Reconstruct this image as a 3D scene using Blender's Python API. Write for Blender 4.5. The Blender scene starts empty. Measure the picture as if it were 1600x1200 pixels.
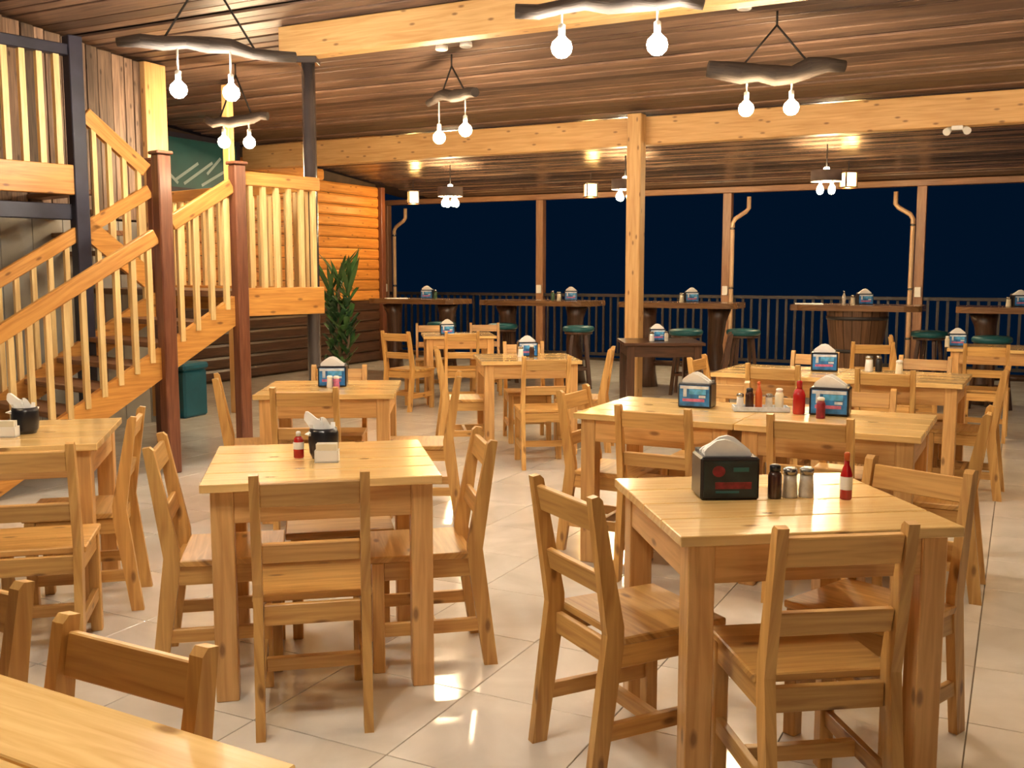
import bpy, bmesh, math, random
from mathutils import Vector, Matrix

random.seed(7)
scene = bpy.context.scene
COL = scene.collection
rad = math.radians

# ------------------------------------------------------------------ camera
cam_data = bpy.data.cameras.new('camera')
cam_data.sensor_width = 36.0
cam_data.lens = 36.0 * 1559.0 / 1600.0
cam_data.clip_start = 0.05
cam = bpy.data.objects.new('camera', cam_data)
COL.objects.link(cam)
cam.location = (0, 0, 1.433)
cam.rotation_euler = (rad(90) - 0.1111, 0, 0)
scene.camera = cam

# ------------------------------------------------------------------ world: night
world = bpy.data.worlds.new('night')
scene.world = world
world.use_nodes = True
bgn = world.node_tree.nodes['Background']
bgn.inputs[0].default_value = (0.0002, 0.0019, 0.0058, 1)
bgn.inputs[1].default_value = 1.0

# ------------------------------------------------------------------ light levels and exposure
COOL = (1.0, 0.90, 0.74)
WARM = (1.0, 0.74, 0.44)
AMBER = (1.0, 0.55, 0.16)
W_COOL, W_WARM, W_DRUM, W_UP = 108.0, 70.0, 30.0, 45.0      # watts of each bulb's own light
scene.cycles.max_bounces = 7
scene.cycles.diffuse_bounces = 4
scene.cycles.glossy_bounces = 3
scene.cycles.use_adaptive_sampling = True
scene.cycles.adaptive_threshold = 0.03
scene.view_settings.view_transform = 'Standard'
scene.view_settings.look = 'None'
scene.view_settings.gamma = 1.0
scene.view_settings.use_curve_mapping = False
scene.view_settings.exposure = 1.6

# ------------------------------------------------------------------ building frame: u along the beams, v outwards
BA = rad(27)
CB, SB = math.cos(BA), math.sin(BA)
def bld(u, v, z=0.0):
    return Vector((CB * u + SB * v, -SB * u + CB * v, z))
YAW = -BA
SLOPE = 0.08
def ceil_z(v):
    return 3.12 + SLOPE * (10.5 - v)

# ------------------------------------------------------------------ materials
def new_mat(name):
    m = bpy.data.materials.new(name)
    m.use_nodes = True
    nt = m.node_tree
    b = nt.nodes['Principled BSDF']
    return m, nt, b
def rgb(c):
    return (c[0], c[1], c[2], 1.0)
def wood(name, light, dark, rough=0.35, knots=True, vary=0.18, grain=1.0, coat=0.0, bump=0.0):
    m, nt, b = new_mat(name)
    N, L = nt.nodes, nt.links
    tc = N.new('ShaderNodeTexCoord')
    mp = N.new('ShaderNodeMapping'); mp.inputs['Scale'].default_value = (1.1 * grain, 17.0 * grain, 1)
    L.new(tc.outputs['UV'], mp.inputs[0])
    n1 = N.new('ShaderNodeTexNoise'); n1.inputs['Scale'].default_value = 2.6
    n1.inputs['Detail'].default_value = 3.0; n1.inputs['Distortion'].default_value = 0.9
    L.new(mp.outputs[0], n1.inputs['Vector'])
    rp = N.new('ShaderNodeValToRGB')
    rp.color_ramp.elements[0].position = 0.30; rp.color_ramp.elements[0].color = rgb(dark)
    rp.color_ramp.elements[1].position = 0.66; rp.color_ramp.elements[1].color = rgb(light)
    L.new(n1.outputs['Fac'], rp.inputs[0])
    col = rp.outputs[0]
    if knots:
        mk = N.new('ShaderNodeMapping'); mk.inputs['Scale'].default_value = (2.6, 6.5, 1)
        L.new(tc.outputs['UV'], mk.inputs[0])
        vo = N.new('ShaderNodeTexVoronoi'); vo.inputs['Scale'].default_value = 1.0; vo.voronoi_dimensions = '2D'
        L.new(mk.outputs[0], vo.inputs['Vector'])
        kr = N.new('ShaderNodeValToRGB')
        kr.color_ramp.elements[0].position = 0.035; kr.color_ramp.elements[0].color = (1, 1, 1, 1)
        kr.color_ramp.elements[1].position = 0.085; kr.color_ramp.elements[1].color = (0, 0, 0, 1)
        L.new(vo.outputs['Distance'], kr.inputs[0])
        mx = N.new('ShaderNodeMixRGB'); mx.inputs[2].default_value = (dark[0] * .3, dark[1] * .22, dark[2] * .2, 1)
        ml = N.new('ShaderNodeMath'); ml.operation = 'MULTIPLY'; ml.inputs[1].default_value = 0.75
        L.new(kr.outputs[0], ml.inputs[0]); L.new(ml.outputs[0], mx.inputs[0]); L.new(col, mx.inputs[1])
        col = mx.outputs[0]
    oi = N.new('ShaderNodeObjectInfo')
    mr = N.new('ShaderNodeMapRange'); mr.inputs[3].default_value = 1 - vary; mr.inputs[4].default_value = 1 + vary
    L.new(oi.outputs['Random'], mr.inputs[0])
    hs = N.new('ShaderNodeHueSaturation')
    L.new(mr.outputs[0], hs.inputs['Value']); L.new(col, hs.inputs['Color'])
    L.new(hs.outputs[0], b.inputs['Base Color'])
    b.inputs['Roughness'].default_value = rough
    b.inputs['Coat Weight'].default_value = coat
    b.inputs['Coat Roughness'].default_value = 0.12
    if bump > 0:
     bp = N.new('ShaderNodeBump'); bp.inputs['Strength'].default_value = bump; bp.inputs['Distance'].default_value = 0.004
     L.new(n1.outputs['Fac'], bp.inputs['Height']); L.new(bp.outputs[0], b.inputs['Normal'])
    return m
def plain(name, c, rough=0.5, metal=0.0, noise=0.0, scale=6.0, coat=0.0, trans=0.0):
    m, nt, b = new_mat(name)
    N, L = nt.nodes, nt.links
    b.inputs['Roughness'].default_value = rough
    b.inputs['Metallic'].default_value = metal
    b.inputs['Coat Weight'].default_value = coat
    b.inputs['Transmission Weight'].default_value = trans
    tc = N.new('ShaderNodeTexCoord')
    n1 = N.new('ShaderNodeTexNoise'); n1.inputs['Scale'].default_value = scale; n1.inputs['Detail'].default_value = 3
    L.new(tc.outputs['Object'], n1.inputs['Vector'])
    rp = N.new('ShaderNodeValToRGB')
    rp.color_ramp.elements[0].position = 0.3
    rp.color_ramp.elements[0].color = rgb([x * (1 - noise) for x in c])
    rp.color_ramp.elements[1].position = 0.7
    rp.color_ramp.elements[1].color = rgb([min(1, x * (1 + noise)) for x in c])
    L.new(n1.outputs['Fac'], rp.inputs[0]); L.new(rp.outputs[0], b.inputs['Base Color'])
    return m
def emit(name, c, s):
    m, nt, b = new_mat(name)
    b.inputs['Base Color'].default_value = rgb(c)
    b.inputs['Emission Color'].default_value = rgb(c)
    b.inputs['Emission Strength'].default_value = s
    m.cycles.emission_sampling = 'NONE'
    return m

M = {}
M['pine'] = wood('honey_pine', (0.72, 0.43, 0.165), (0.53, 0.275, 0.085), 0.36, True, 0.12)
M['pine_top'] = wood('varnished_pine_top', (0.86, 0.60, 0.25), (0.71, 0.44, 0.15), 0.24, True, 0.08, coat=0.6)
M['pine_chair'] = wood('chair_pine', (0.67, 0.395, 0.125), (0.47, 0.24, 0.062), 0.38, True, 0.14)
M['beam'] = wood('beam_pine', (0.74, 0.47, 0.20), (0.58, 0.32, 0.11), 0.5, True, 0.06, 0.7)
M['baluster'] = wood('pale_baluster_pine', (0.82, 0.60, 0.27), (0.68, 0.44, 0.17), 0.45, False, 0.12)
M['rail'] = wood('orange_pine', (0.70, 0.34, 0.075), (0.50, 0.20, 0.035), 0.4, True, 0.08)
M['redbrown'] = wood('red_brown_post_wood', (0.23, 0.085, 0.04), (0.13, 0.04, 0.02), 0.3, False, 0.1, coat=0.3)
M['tread'] = wood('dark_tread_wood', (0.30, 0.15, 0.07), (0.18, 0.08, 0.035), 0.4, False, 0.15)
M['navy'] = plain('dark_painted_wood', (0.022, 0.020, 0.035), 0.4, 0, 0.3)
M['ceiling'] = wood('ceiling_plank_wood', (0.225, 0.14, 0.098), (0.095, 0.056, 0.042), 0.45, False, 0.5, 0.6)
M['ceiling_outer'] = wood('varnished_outer_ceiling_wood', (0.20, 0.125, 0.08), (0.085, 0.05, 0.034), 0.27, False, 0.5, 0.6)
M['deck'] = plain('roof_deck_wood', (0.05, 0.028, 0.016), 0.8, 0, 0.3)
M['oldplank'] = wood('weathered_plank_wood', (0.24, 0.155, 0.105), (0.085, 0.055, 0.04), 0.6, True, 0.65, 0.8)
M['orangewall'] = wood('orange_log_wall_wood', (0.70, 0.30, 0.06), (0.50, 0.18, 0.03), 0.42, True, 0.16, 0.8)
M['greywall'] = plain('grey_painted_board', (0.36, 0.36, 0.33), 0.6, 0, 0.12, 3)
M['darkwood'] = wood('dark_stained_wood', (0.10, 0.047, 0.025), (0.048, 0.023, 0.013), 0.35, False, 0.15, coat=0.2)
M['slab'] = wood('live_edge_slab_wood', (0.25, 0.135, 0.058), (0.14, 0.07, 0.03), 0.25, False, 0.12, coat=0.4)
M['eavepost'] = wood('brown_post_wood', (0.36, 0.19, 0.10), (0.24, 0.115, 0.06), 0.4, False, 0.1)
M['railing'] = plain('dark_railing_paint', (0.032, 0.027, 0.028), 0.45, 0, 0.25)
M['driftwood'] = wood('driftwood', (0.075, 0.055, 0.042), (0.03, 0.022, 0.02), 0.7, False, 0.15, 2.0, bump=0.6)
M['rope'] = plain('black_cord', (0.02, 0.017, 0.015), 0.7)
M['socket'] = plain('white_lamp_socket', (0.75, 0.73, 0.68), 0.4)
M['pole'] = plain('dark_grey_pole_paint', (0.075, 0.062, 0.060), 0.22, 0.3, 0.2, 3, 0.4)
M['black'] = plain('black_plastic', (0.012, 0.012, 0.016), 0.28, 0, 0.2)
M['paper'] = plain('white_napkin_paper', (0.86, 0.85, 0.82), 0.8, 0, 0.04, 30)
M['card'] = plain('cream_card', (0.72, 0.66, 0.5), 0.6, 0, 0.1, 12)
M['blue'] = plain('blue_printed_card', (0.025, 0.16, 0.42), 0.3, 0, 0.6, 22)
M['sky'] = plain('light_blue_print', (0.10, 0.42, 0.75), 0.3, 0, 0.3, 40)
M['pink'] = plain('pink_print', (0.55, 0.16, 0.30), 0.3, 0, 0.3, 40)
M['pale'] = plain('pale_print', (0.62, 0.68, 0.75), 0.3, 0, 0.2, 40)
M['redprint'] = plain('red_print', (0.20, 0.010, 0.022), 0.35, 0, 0.4, 40)
M['tealprint'] = plain('dark_teal_print', (0.007, 0.020, 0.026), 0.35, 0, 0.5, 18)
M['ketchup'] = plain('red_sauce', (0.42, 0.012, 0.010), 0.2, 0, 0.2, 9, 0.5)
M['orangecap'] = plain('orange_red_cap', (0.55, 0.10, 0.02), 0.3)
M['white'] = plain('white_plastic', (0.80, 0.79, 0.76), 0.35)
M['brownbottle'] = plain('dark_brown_bottle', (0.06, 0.025, 0.016), 0.15, 0, 0.2, 9, 0.5)
M['greenbottle'] = plain('green_bottle', (0.05, 0.11, 0.06), 0.15, 0, 0.2, 9, 0.5)
M['shaker'] = plain('clear_shaker_glass', (0.62, 0.58, 0.50), 0.1, 0, 0.2, 40, 0.6)
M['steel'] = plain('steel_cap', (0.35, 0.34, 0.32), 0.25, 0.9)
M['tealseat'] = plain('teal_vinyl', (0.008, 0.10, 0.12), 0.4, 0, 0.15)
M['tealboard'] = plain('dark_teal_board', (0.018, 0.115, 0.115), 0.35, 0, 0.2, 2)
M['chalk'] = plain('pale_chalk', (0.45, 0.60, 0.58), 0.8)
M['coolerteal'] = plain('teal_cooler_plastic', (0.008, 0.11, 0.18), 0.4, 0, 0.1)
M['leaf'] = plain('green_leaf', (0.045, 0.12, 0.030), 0.4, 0, 0.5, 5)
M['leafdark'] = plain('dark_green_leaf', (0.03, 0.085, 0.035), 0.4, 0, 0.5, 5)
M['trunk'] = plain('plant_cane', (0.12, 0.08, 0.045), 0.7, 0, 0.3)
M['potclay'] = plain('dark_clay_pot', (0.07, 0.045, 0.035), 0.6, 0, 0.2)
M['barrel'] = wood('barrel_stave_wood', (0.19, 0.10, 0.05), (0.10, 0.05, 0.025), 0.4, False, 0.15)
M['pipe'] = plain('cream_rain_pipe', (0.62, 0.42, 0.26), 0.35, 0, 0.08)
M['shade'] = plain('grey_brown_drum_shade', (0.16, 0.12, 0.11), 0.7, 0, 0.2)
M['bulb_cool'] = emit('lit_bulb_cool', COOL, 40.0)
M['bulb_warm'] = emit('lit_bulb_warm', WARM, 30.0)
M['bulb_drum'] = emit('lit_bulb_drum', (1.0, 0.80, 0.45), 30.0)
M['amber'] = emit('lit_amber_glass', AMBER, 9.0)
M['spot'] = emit('lit_spot_lens', (1.0, 0.80, 0.50), 40.0)

# glossy beige floor tile
def tile_mat():
    m, nt, b = new_mat('polished_beige_tile')
    N, L = nt.nodes, nt.links
    tc = N.new('ShaderNodeTexCoord'); oi = N.new('ShaderNodeObjectInfo')
    ad = N.new('ShaderNodeVectorMath'); ad.operation = 'ADD'
    L.new(tc.outputs['Object'], ad.inputs[0]); L.new(oi.outputs['Location'], ad.inputs[1])
    n1 = N.new('ShaderNodeTexNoise'); n1.inputs['Scale'].default_value = 2.2; n1.inputs['Detail'].default_value = 6
    n1.inputs['Distortion'].default_value = 1.2
    L.new(ad.outputs[0], n1.inputs['Vector'])
    rp = N.new('ShaderNodeValToRGB')
    rp.color_ramp.elements[0].position = 0.32; rp.color_ramp.elements[0].color = (0.60, 0.56, 0.49, 1)
    rp.color_ramp.elements[1].position = 0.68; rp.color_ramp.elements[1].color = (0.76, 0.72, 0.65, 1)
    L.new(n1.outputs['Fac'], rp.inputs[0]); L.new(rp.outputs[0], b.inputs['Base Color'])
    b.inputs['Roughness'].default_value = 0.13
    b.inputs['Specular IOR Level'].default_value = 0.6
    return m
M['tile'] = tile_mat()
M['grout'] = plain('brown_grout', (0.16, 0.125, 0.085), 0.9, 0, 0.15)

# ------------------------------------------------------------------ mesh helpers
class MB:
    """Collects shapes with grain-aligned UVs, then becomes one mesh object."""
    def __init__(self):
        self.bm = bmesh.new()
        self.uv = self.bm.loops.layers.uv.new('uv')
    def _uv(self, faces, axis, mat_inv=None):
        ru, rv = random.uniform(0, 20), random.uniform(0, 20)
        o = [a for a in (0, 1, 2) if a != axis]
        for f in faces:
            for l in f.loops:
                p = l.vert.co if mat_inv is None else mat_inv @ l.vert.co
                l[self.uv].uv = (p[axis] + ru, p[o[0]] + p[o[1]] + rv)
    def box(self, c, s, bevel=0.0, rot=None, axis=None):
        """c centre, s full size, rot optional 3x3/Euler matrix"""
        mt = Matrix.Translation(Vector(c)) @ (rot.to_4x4() if rot is not None else Matrix.Identity(4))
        r = bmesh.ops.create_cube(self.bm, size=1.0)
        vs = r['verts']
        for v in vs:
            v.co = mt @ Vector((v.co.x * s[0], v.co.y * s[1], v.co.z * s[2]))
        faces = set(f for v in vs for f in v.link_faces)
        if bevel > 0:
            es = list(set(e for v in vs for e in v.link_edges))
            rr = bmesh.ops.bevel(self.bm, geom=es, offset=bevel, segments=1, affect='EDGES', profile=0.5)
            faces = set(rr['faces']) | set(f for f in faces if f.is_valid)
            for v in set(v for f in list(faces) for v in f.verts):
                faces.update(v.link_faces)
        if axis is None:
            axis = max((0, 1, 2), key=lambda i: s[i])
        self._uv(faces, axis, mt.inverted())
        return self
    def bar(self, a, b, w, h, up=(0, 0, 1), bevel=0.0):
        """square bar from a to b, w sideways, h along up"""
        a, b = Vector(a), Vector(b)
        d = b - a; L = d.length; d.normalize()
        up = Vector(up)
        if abs(d.dot(up)) > 0.98: up = Vector((1, 0, 0))
        side = up.cross(d).normalized(); up2 = d.cross(side)
        rot = Matrix((d, side, up2)).transposed()
        return self.box((a + b) / 2, (L, w, h), bevel, rot, 0)
    def prism(self, pts, axis, lo, hi, grain=None):
        """polygon (list of 2D) extruded along axis ('x','y','z') from lo to hi"""
        k = 'xyz'.index(axis)
        def mk(p, t):
            q = [0, 0, 0]; o = [i for i in (0, 1, 2) if i != k]
            q[o[0]], q[o[1]] = p; q[k] = t
            return self.bm.verts.new(q)
        A = [mk(p, lo) for p in pts]; B = [mk(p, hi) for p in pts]
        n = len(pts)
        fs = [self.bm.faces.new(A[::-1]), self.bm.faces.new(B)]
        for i in range(n):
            fs.append(self.bm.faces.new((A[i], A[(i + 1) % n], B[(i + 1) % n], B[i])))
        self._uv(fs, grain if grain is not None else k)
        return self
    def tube(self, pts, radii, n=10, caps=True):
        pts = [Vector(p) for p in pts]
        if not hasattr(radii, '__len__'): radii = [radii] * len(pts)
        rings = []
        prev = None
        for i, p in enumerate(pts):
            d = (pts[min(i + 1, len(pts) - 1)] - pts[max(i - 1, 0)]).normalized()
            ref = Vector((0, 0, 1)) if abs(d.z) < 0.9 else Vector((1, 0, 0))
            if prev is None: s = ref.cross(d).normalized()
            else: s = (prev - d * prev.dot(d)).normalized()
            prev = s
            t = d.cross(s)
            rings.append([self.bm.verts.new(p + (s * math.cos(2 * math.pi * k / n) + t * math.sin(2 * math.pi * k / n)) * radii[i]) for k in range(n)])
        fs = []
        acc = 0.0
        for i in range(len(pts) - 1):
            ln = (pts[i + 1] - pts[i]).length
            for k in range(n):
                f = self.bm.faces.new((rings[i][k], rings[i][(k + 1) % n], rings[i + 1][(k + 1) % n], rings[i + 1][k]))
                f.smooth = True
                us = (acc, acc, acc + ln, acc + ln); vs = (k, k + 1, k + 1, k)
                for l, uu, vv in zip(f.loops, us, vs): l[self.uv].uv = (uu, vv * 2 * math.pi * radii[i] / n)
            acc += ln
        if caps:
            self.bm.faces.new(rings[0][::-1]); self.bm.faces.new(rings[-1])
        return self
    def lathe(self, prof, n=20, c=(0, 0, 0), smooth=True, cap=True):
        """prof list of (r, z)"""
        c = Vector(c)
        rings = [[self.bm.verts.new(c + Vector((r * math.cos(2 * math.pi * k / n), r * math.sin(2 * math.pi * k / n), z))) for k in range(n)] for r, z in prof]
        for i in range(len(prof) - 1):
            for k in range(n):
                f = self.bm.faces.new((rings[i][k], rings[i][(k + 1) % n], rings[i + 1][(k + 1) % n], rings[i + 1][k]))
                f.smooth = smooth
                vs = (k, k + 1, k + 1, k); us = (prof[i][1], prof[i][1], prof[i + 1][1], prof[i + 1][1])
                for l, uu, vv in zip(f.loops, us, vs): l[self.uv].uv = (uu, vv * 2 * math.pi * prof[i][0] / n)
        if cap:
            if prof[0][0] > 1e-5: self.bm.faces.new(rings[0][::-1])
            if prof[-1][0] > 1e-5: self.bm.faces.new(rings[-1])
        return self
    def mesh(self, name, mat):
        bmesh.ops.recalc_face_normals(self.bm, faces=self.bm.faces)
        me = bpy.data.meshes.new(name)
        self.bm.to_mesh(me); self.bm.free()
        me.materials.append(M[mat])
        return me
    def build(self, name, mat, parent=None, loc=(0, 0, 0), rz=0.0):
        return put(name, self.mesh(name, mat), parent, loc, rz)

def put(name, me, parent=None, loc=(0, 0, 0), rz=0.0):
    o = bpy.data.objects.new(name, me)
    COL.objects.link(o)
    o.location = loc; o.rotation_euler = (0, 0, rz)
    if parent is not None: o.parent = parent
    return o
def tag(o, label, cat, group=None):
    o['label'] = label; o['category'] = cat
    if group: o['group'] = group
    return o
def thing(name, label, cat, loc=(0, 0, 0), rz=0.0, group=None):
    o = bpy.data.objects.new(name, None)
    COL.objects.link(o)
    o.empty_display_size = 0.2
    o.location = loc; o.rotation_euler = (0, 0, rz)
    return tag(o, label, cat, group)
def struct(o, label=None):
    o['kind'] = 'structure'
    if label: o['label'] = label
    return o
def bulb_light(parent, loc, watts, colour, radius):
    ld = bpy.data.lights.new('bulb_light', 'POINT')
    ld.energy = watts; ld.color = colour; ld.shadow_soft_size = radius
    o = bpy.data.objects.new('bulb_light', ld)
    COL.objects.link(o); o.parent = parent; o.location = loc
    return o
def copy_tree(o, parent=None):
    c = o.copy(); COL.objects.link(c); c.parent = parent
    for ch in list(o.children):
        copy_tree(ch, c)
    return c

# =================================================================== SETTING
# ---- floor: grout bed and individual tiles
TS, GAP = 0.513, 0.004
fl = MB()
fl.box((0, 0, -0.056), (19.6, 19.6, 0.10))
floor = struct(fl.build('floor', 'grout', None, bld(-0.6, 6.0), YAW), 'polished beige square tiles laid across the dining hall')
U0, V0 = -1.626, 0.31
tm = MB(); tm.box((0, 0, -0.0065), (TS - GAP, TS - GAP, 0.013), 0.0012, axis=0)
tile_mesh = tm.mesh('tile', 'tile')
cells = []
TP, TF = 0.1111, 1559.0
for i in range(-16, 21):
    for j in range(-7, 30):
        u, v = U0 + (i + .5) * TS, V0 + (j + .5) * TS
        if not (-9.4 < u < 8.8 and -3.4 < v < 15.4): continue
        p = bld(u, v)
        d = p.y * math.cos(TP) + 1.433 * math.sin(TP)
        key = 1e3 + p.length
        if d > 0.6:
            sx = 800 + TF * p.x / d
            sy = 600 - TF * (p.y * math.sin(TP) - 1.433 * math.cos(TP)) / d
            if -120 < sx < 1720 and sy < 1400: key = p.length
        cells.append((key, u, v))
cells.sort()
finv = Matrix.Rotation(-YAW, 4, 'Z') @ Matrix.Translation(-bld(-0.6, 6.0))
for key, u, v in cells[:300]:
    put('tile', tile_mesh, floor, finv @ bld(u, v, 0.0))
rest = MB()
for key, u, v in cells[300:]:
    rest.box(finv @ bld(u, v, -0.0065), (TS - GAP, TS - GAP, 0.013), axis=0)
ro = rest.build('tile_field', 'tile', floor); ro['kind'] = 'stuff'

# ---- ceiling: roof deck with planks running along the beams
UL, UR = -9.45, 9.0
cd = MB()
cd.box((0, 0, 0.05), (UR - UL + 1.2, 20.4, 0.06))
ceil_c = bld((UL + UR) / 2, 6.0, ceil_z(6.0) + 0.02)
ceiling = struct(cd.build('ceiling', 'deck', None, ceil_c), 'sloping ceiling of brown wooden planks')
ceiling.rotation_euler = (-math.atan(SLOPE), 0, YAW)
pm = []
for k in range(8):
    b = MB(); b.box((0, 0, 0), (UR - UL, 0.127, 0.022), 0.004)
    pm.append(b.mesh('plank', 'ceiling' if k < 4 else 'ceiling_outer'))
w = -9.9
k = 0
while w < 9.95:
    o = put('plank', pm[k % 4 + (4 if w > 4.55 else 0)], ceiling, (random.uniform(-.01, .01), w, 0.006 + random.uniform(-.010, .010)))
    o.rotation_euler = (random.uniform(-0.09, 0.09), 0, 0)
    w += 0.142; k += 1

# ---- end wall (left end of the hall): horizontal orange boards
UE = -9.40
ew = MB()
ew.prism([(6.6, 0.0), (13.62, 0.0), (13.62, ceil_z(13.62) - .02), (6.6, ceil_z(6.6) - .02)], 'x', UE - 0.12, UE - 0.02)
wall_back = struct(ew.build('wall_back', 'deck', None, (0, 0, 0), YAW), 'end wall of stacked orange wooden boards')
z = 0.0
k = 0
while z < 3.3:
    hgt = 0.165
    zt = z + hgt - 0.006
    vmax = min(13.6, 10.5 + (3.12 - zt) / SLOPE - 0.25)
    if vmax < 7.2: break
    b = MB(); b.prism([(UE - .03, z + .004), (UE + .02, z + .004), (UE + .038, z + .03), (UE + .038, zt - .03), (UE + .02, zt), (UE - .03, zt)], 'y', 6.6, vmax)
    b.build('board', 'orangewall' if z > 0.95 else 'darkwood', wall_back)  # lower boards dark: shade under the landing put into their colour
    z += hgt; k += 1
tc = MB(); tc.box((UE + 0.02, 13.66, 1.40), (0.16, 0.10, 2.80), 0.005)
struct(tc.build('trim_2', 'redbrown', None, (0, 0, 0), YAW), 'dark corner post ending the orange board wall')

# ---- left wall: vertical weathered planks above, grey painted boards below
UW, VC = -7.42, 7.10
lw = MB()
lw.prism([(1.2, 0.0), (VC, 0.0), (VC, ceil_z(VC) - .02), (1.2, ceil_z(1.2) - .02)], 'x', UW - 0.14, UW - 0.02)
wall_left = struct(lw.build('wall_left', 'deck', None, (0, 0, 0), YAW), 'wall of weathered vertical planks beside the stairs')
v = 1.2
while v < VC - 0.05:
    wd = random.choice((0.10, 0.12, 0.14, 0.16))
    wd = min(wd, VC - v)
    b = MB(); b.box((UW + random.uniform(-.006, .008), v + wd / 2, (1.92 + ceil_z(v + wd) - .03) / 2), (0.03, wd - 0.008, ceil_z(v + wd) - .03 - 1.92), 0.003)
    b.build('plank', 'oldplank', wall_left)
    v += wd
v = 1.2
while v < VC - 0.05:
    wd = min(0.30, VC - v)
    b = MB(); b.box((UW - .003, v + wd / 2, 0.95), (0.028, wd - 0.006, 1.90), 0.002)
    b.build('panel', 'greywall', wall_left)
    v += wd
b = MB(); b.box((UW + 0.03, VC - 0.05, 1.72), (0.09, 0.26, 3.42 - 0.1), 0.004)
struct(b.build('trim_1', 'beam', None, (0, 0, 0), YAW), 'pale pine corner board at the end of the plank wall')

# ---- ceiling beams
def beam(v, zb, zt, u0, u1, label):
    b = MB(); b.box(((u0 + u1) / 2, v, (zb + zt) / 2), (u1 - u0, 0.15, zt - zb), 0.008)
    return tag(b.build('ceiling_beam', 'beam', None, (0, 0, 0), YAW), label, 'beam', 'pine ceiling beams')
beam(6.70, 3.17, 3.425, -5.52, 8.6, 'pale pine ceiling beam nearest the camera, above the grey pole')
beam(10.5, 2.80, 3.10, UE + .06, 8.6, 'long pale pine beam resting against the tall pine post')
beam(15.35, 2.645, 2.735, UE - 1.2, 8.6, 'slim brown beam along the open eave over the railing').data.materials[0] = M['eavepost']
# ---- pine posts
def post(u_v, z1, s, mat, label, z0=0.0, name='support_post', group=None):
    b = MB(); b.box((0, 0, (z0 + z1) / 2), (s, s, z1 - z0), 0.008)
    p = bld(*u_v)
    return tag(b.build(name, mat, None, p, YAW), label, 'post', group)
def xy_uv(x, y):
    return (CB * x - SB * y, SB * x + CB * y)
uP, vP = xy_uv(1.372, 10.99)
t_ = post((uP, 10.33), 3.115, 0.16, 'beam', 'tall pale pine post standing in the middle of the hall')
post(xy_uv(-2.84, 10.2), 3.29, 0.085, 'beam', 'slim pale pine post behind the stair landing')
# grey round pole at the landing corner
b = MB(); b.tube([(0, 0, 0), (0, 0, 1.6), (0, 0, 3.12)], 0.055, 18)
gp = thing('support_pole', 'dark grey glossy round pole at the stair landing corner', 'post', (-1.66, 8.36, 0))
b.build('shaft', 'pole', gp)
b = MB(); b.box((0, 0, 3.142), (0.17, 0.17, 0.05), 0.005); b.build('cap_plate', 'pole', gp)
b = MB(); b.box((0, 0, 0.012), (0.19, 0.19, 0.024), 0.004); b.build('base_plate', 'pole', gp)

# ---- eave posts, railing, rain pipes
VR = 15.3
EU = [-10.35, -7.25, -4.08, -1.32, 1.55, 4.4]
plabels = ['brown eave post beside the orange board wall', 'brown eave post left of the tall pine post',
           'brown eave post just right of the tall pine post', 'brown eave post at the right with a pipe elbow near its top',
           'brown eave post beyond the right edge', 'brown eave post farthest right']
for i, u in enumerate(EU[:5]):
    o = thing('eave_post', plabels[i], 'post', bld(u, VR), YAW, 'posts along the open side')
    b = MB(); b.box((0, 0, 1.32), (0.13, 0.13, 2.64), 0.006); b.build('shaft', 'eavepost', o)
    b = MB(); b.box((0.0, -0.08, 1.16), (0.085, 0.035, 0.14), 0.005); b.build('outlet_box', 'white', o)
rl = ['dark railing section in front of the orange wall corner', 'dark railing section left of the tall pine post', 'dark railing section right of the tall pine post',
      'dark railing section at the far right edge']
for i in range(4):
    u0, u1 = EU[i] + .07, EU[i + 1] - .07
    o = thing('railing', rl[i], 'railing', bld((u0 + u1) / 2, VR), YAW, 'railing along the open side')
    W = u1 - u0
    b = MB(); b.box((0, 0, 1.065), (W, 0.09, 0.05), 0.004); b.build('top_rail', 'railing', o)
    b = MB(); b.box((0, 0, 0.10), (W, 0.05, 0.05), 0.004); b.build('bottom_rail', 'railing', o)
    n = int(W / 0.125)
    b = MB(); b.box((0, 0, 0.5825), (0.036, 0.03, 0.915)); bm_ = b.mesh('baluster', 'railing')
    for k in range(n):
        put('baluster', bm_, o, (-W / 2 + (k + .5) * W / n, 0, 0))
def rain_pipe(u, side, label):
    o = thing('rain_pipe', label, 'pipe', bld(u + side * 0.10, VR - 0.09), YAW, 'rain pipes on the eave posts')
    b = MB(); b.tube([(side * 0.24, 0, 2.57), (side * 0.24, 0, 2.40), (side * 0.20, 0, 2.35), (side * 0.04, 0, 2.25), (0, 0, 2.18), (0, 0, 1.2), (0, 0, 0.03)], 0.033, 12)
    b.build('pipe', 'pipe', o)
    for zz in (2.1, 1.2, 0.5):
        b = MB(); b.lathe([(0.038, zz - .015), (0.038, zz + .015)], 12); b.build('clamp', 'steel', o)
rain_pipe(EU[2] - 0.0, 1, 'cream rain pipe with an elbow beside the post right of centre')
rain_pipe(EU[3], -1, 'cream rain pipe with an elbow left of the rightmost post')
rain_pipe(EU[0] + 0.12, 1, 'cream rain pipe at the orange wall corner')

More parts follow.
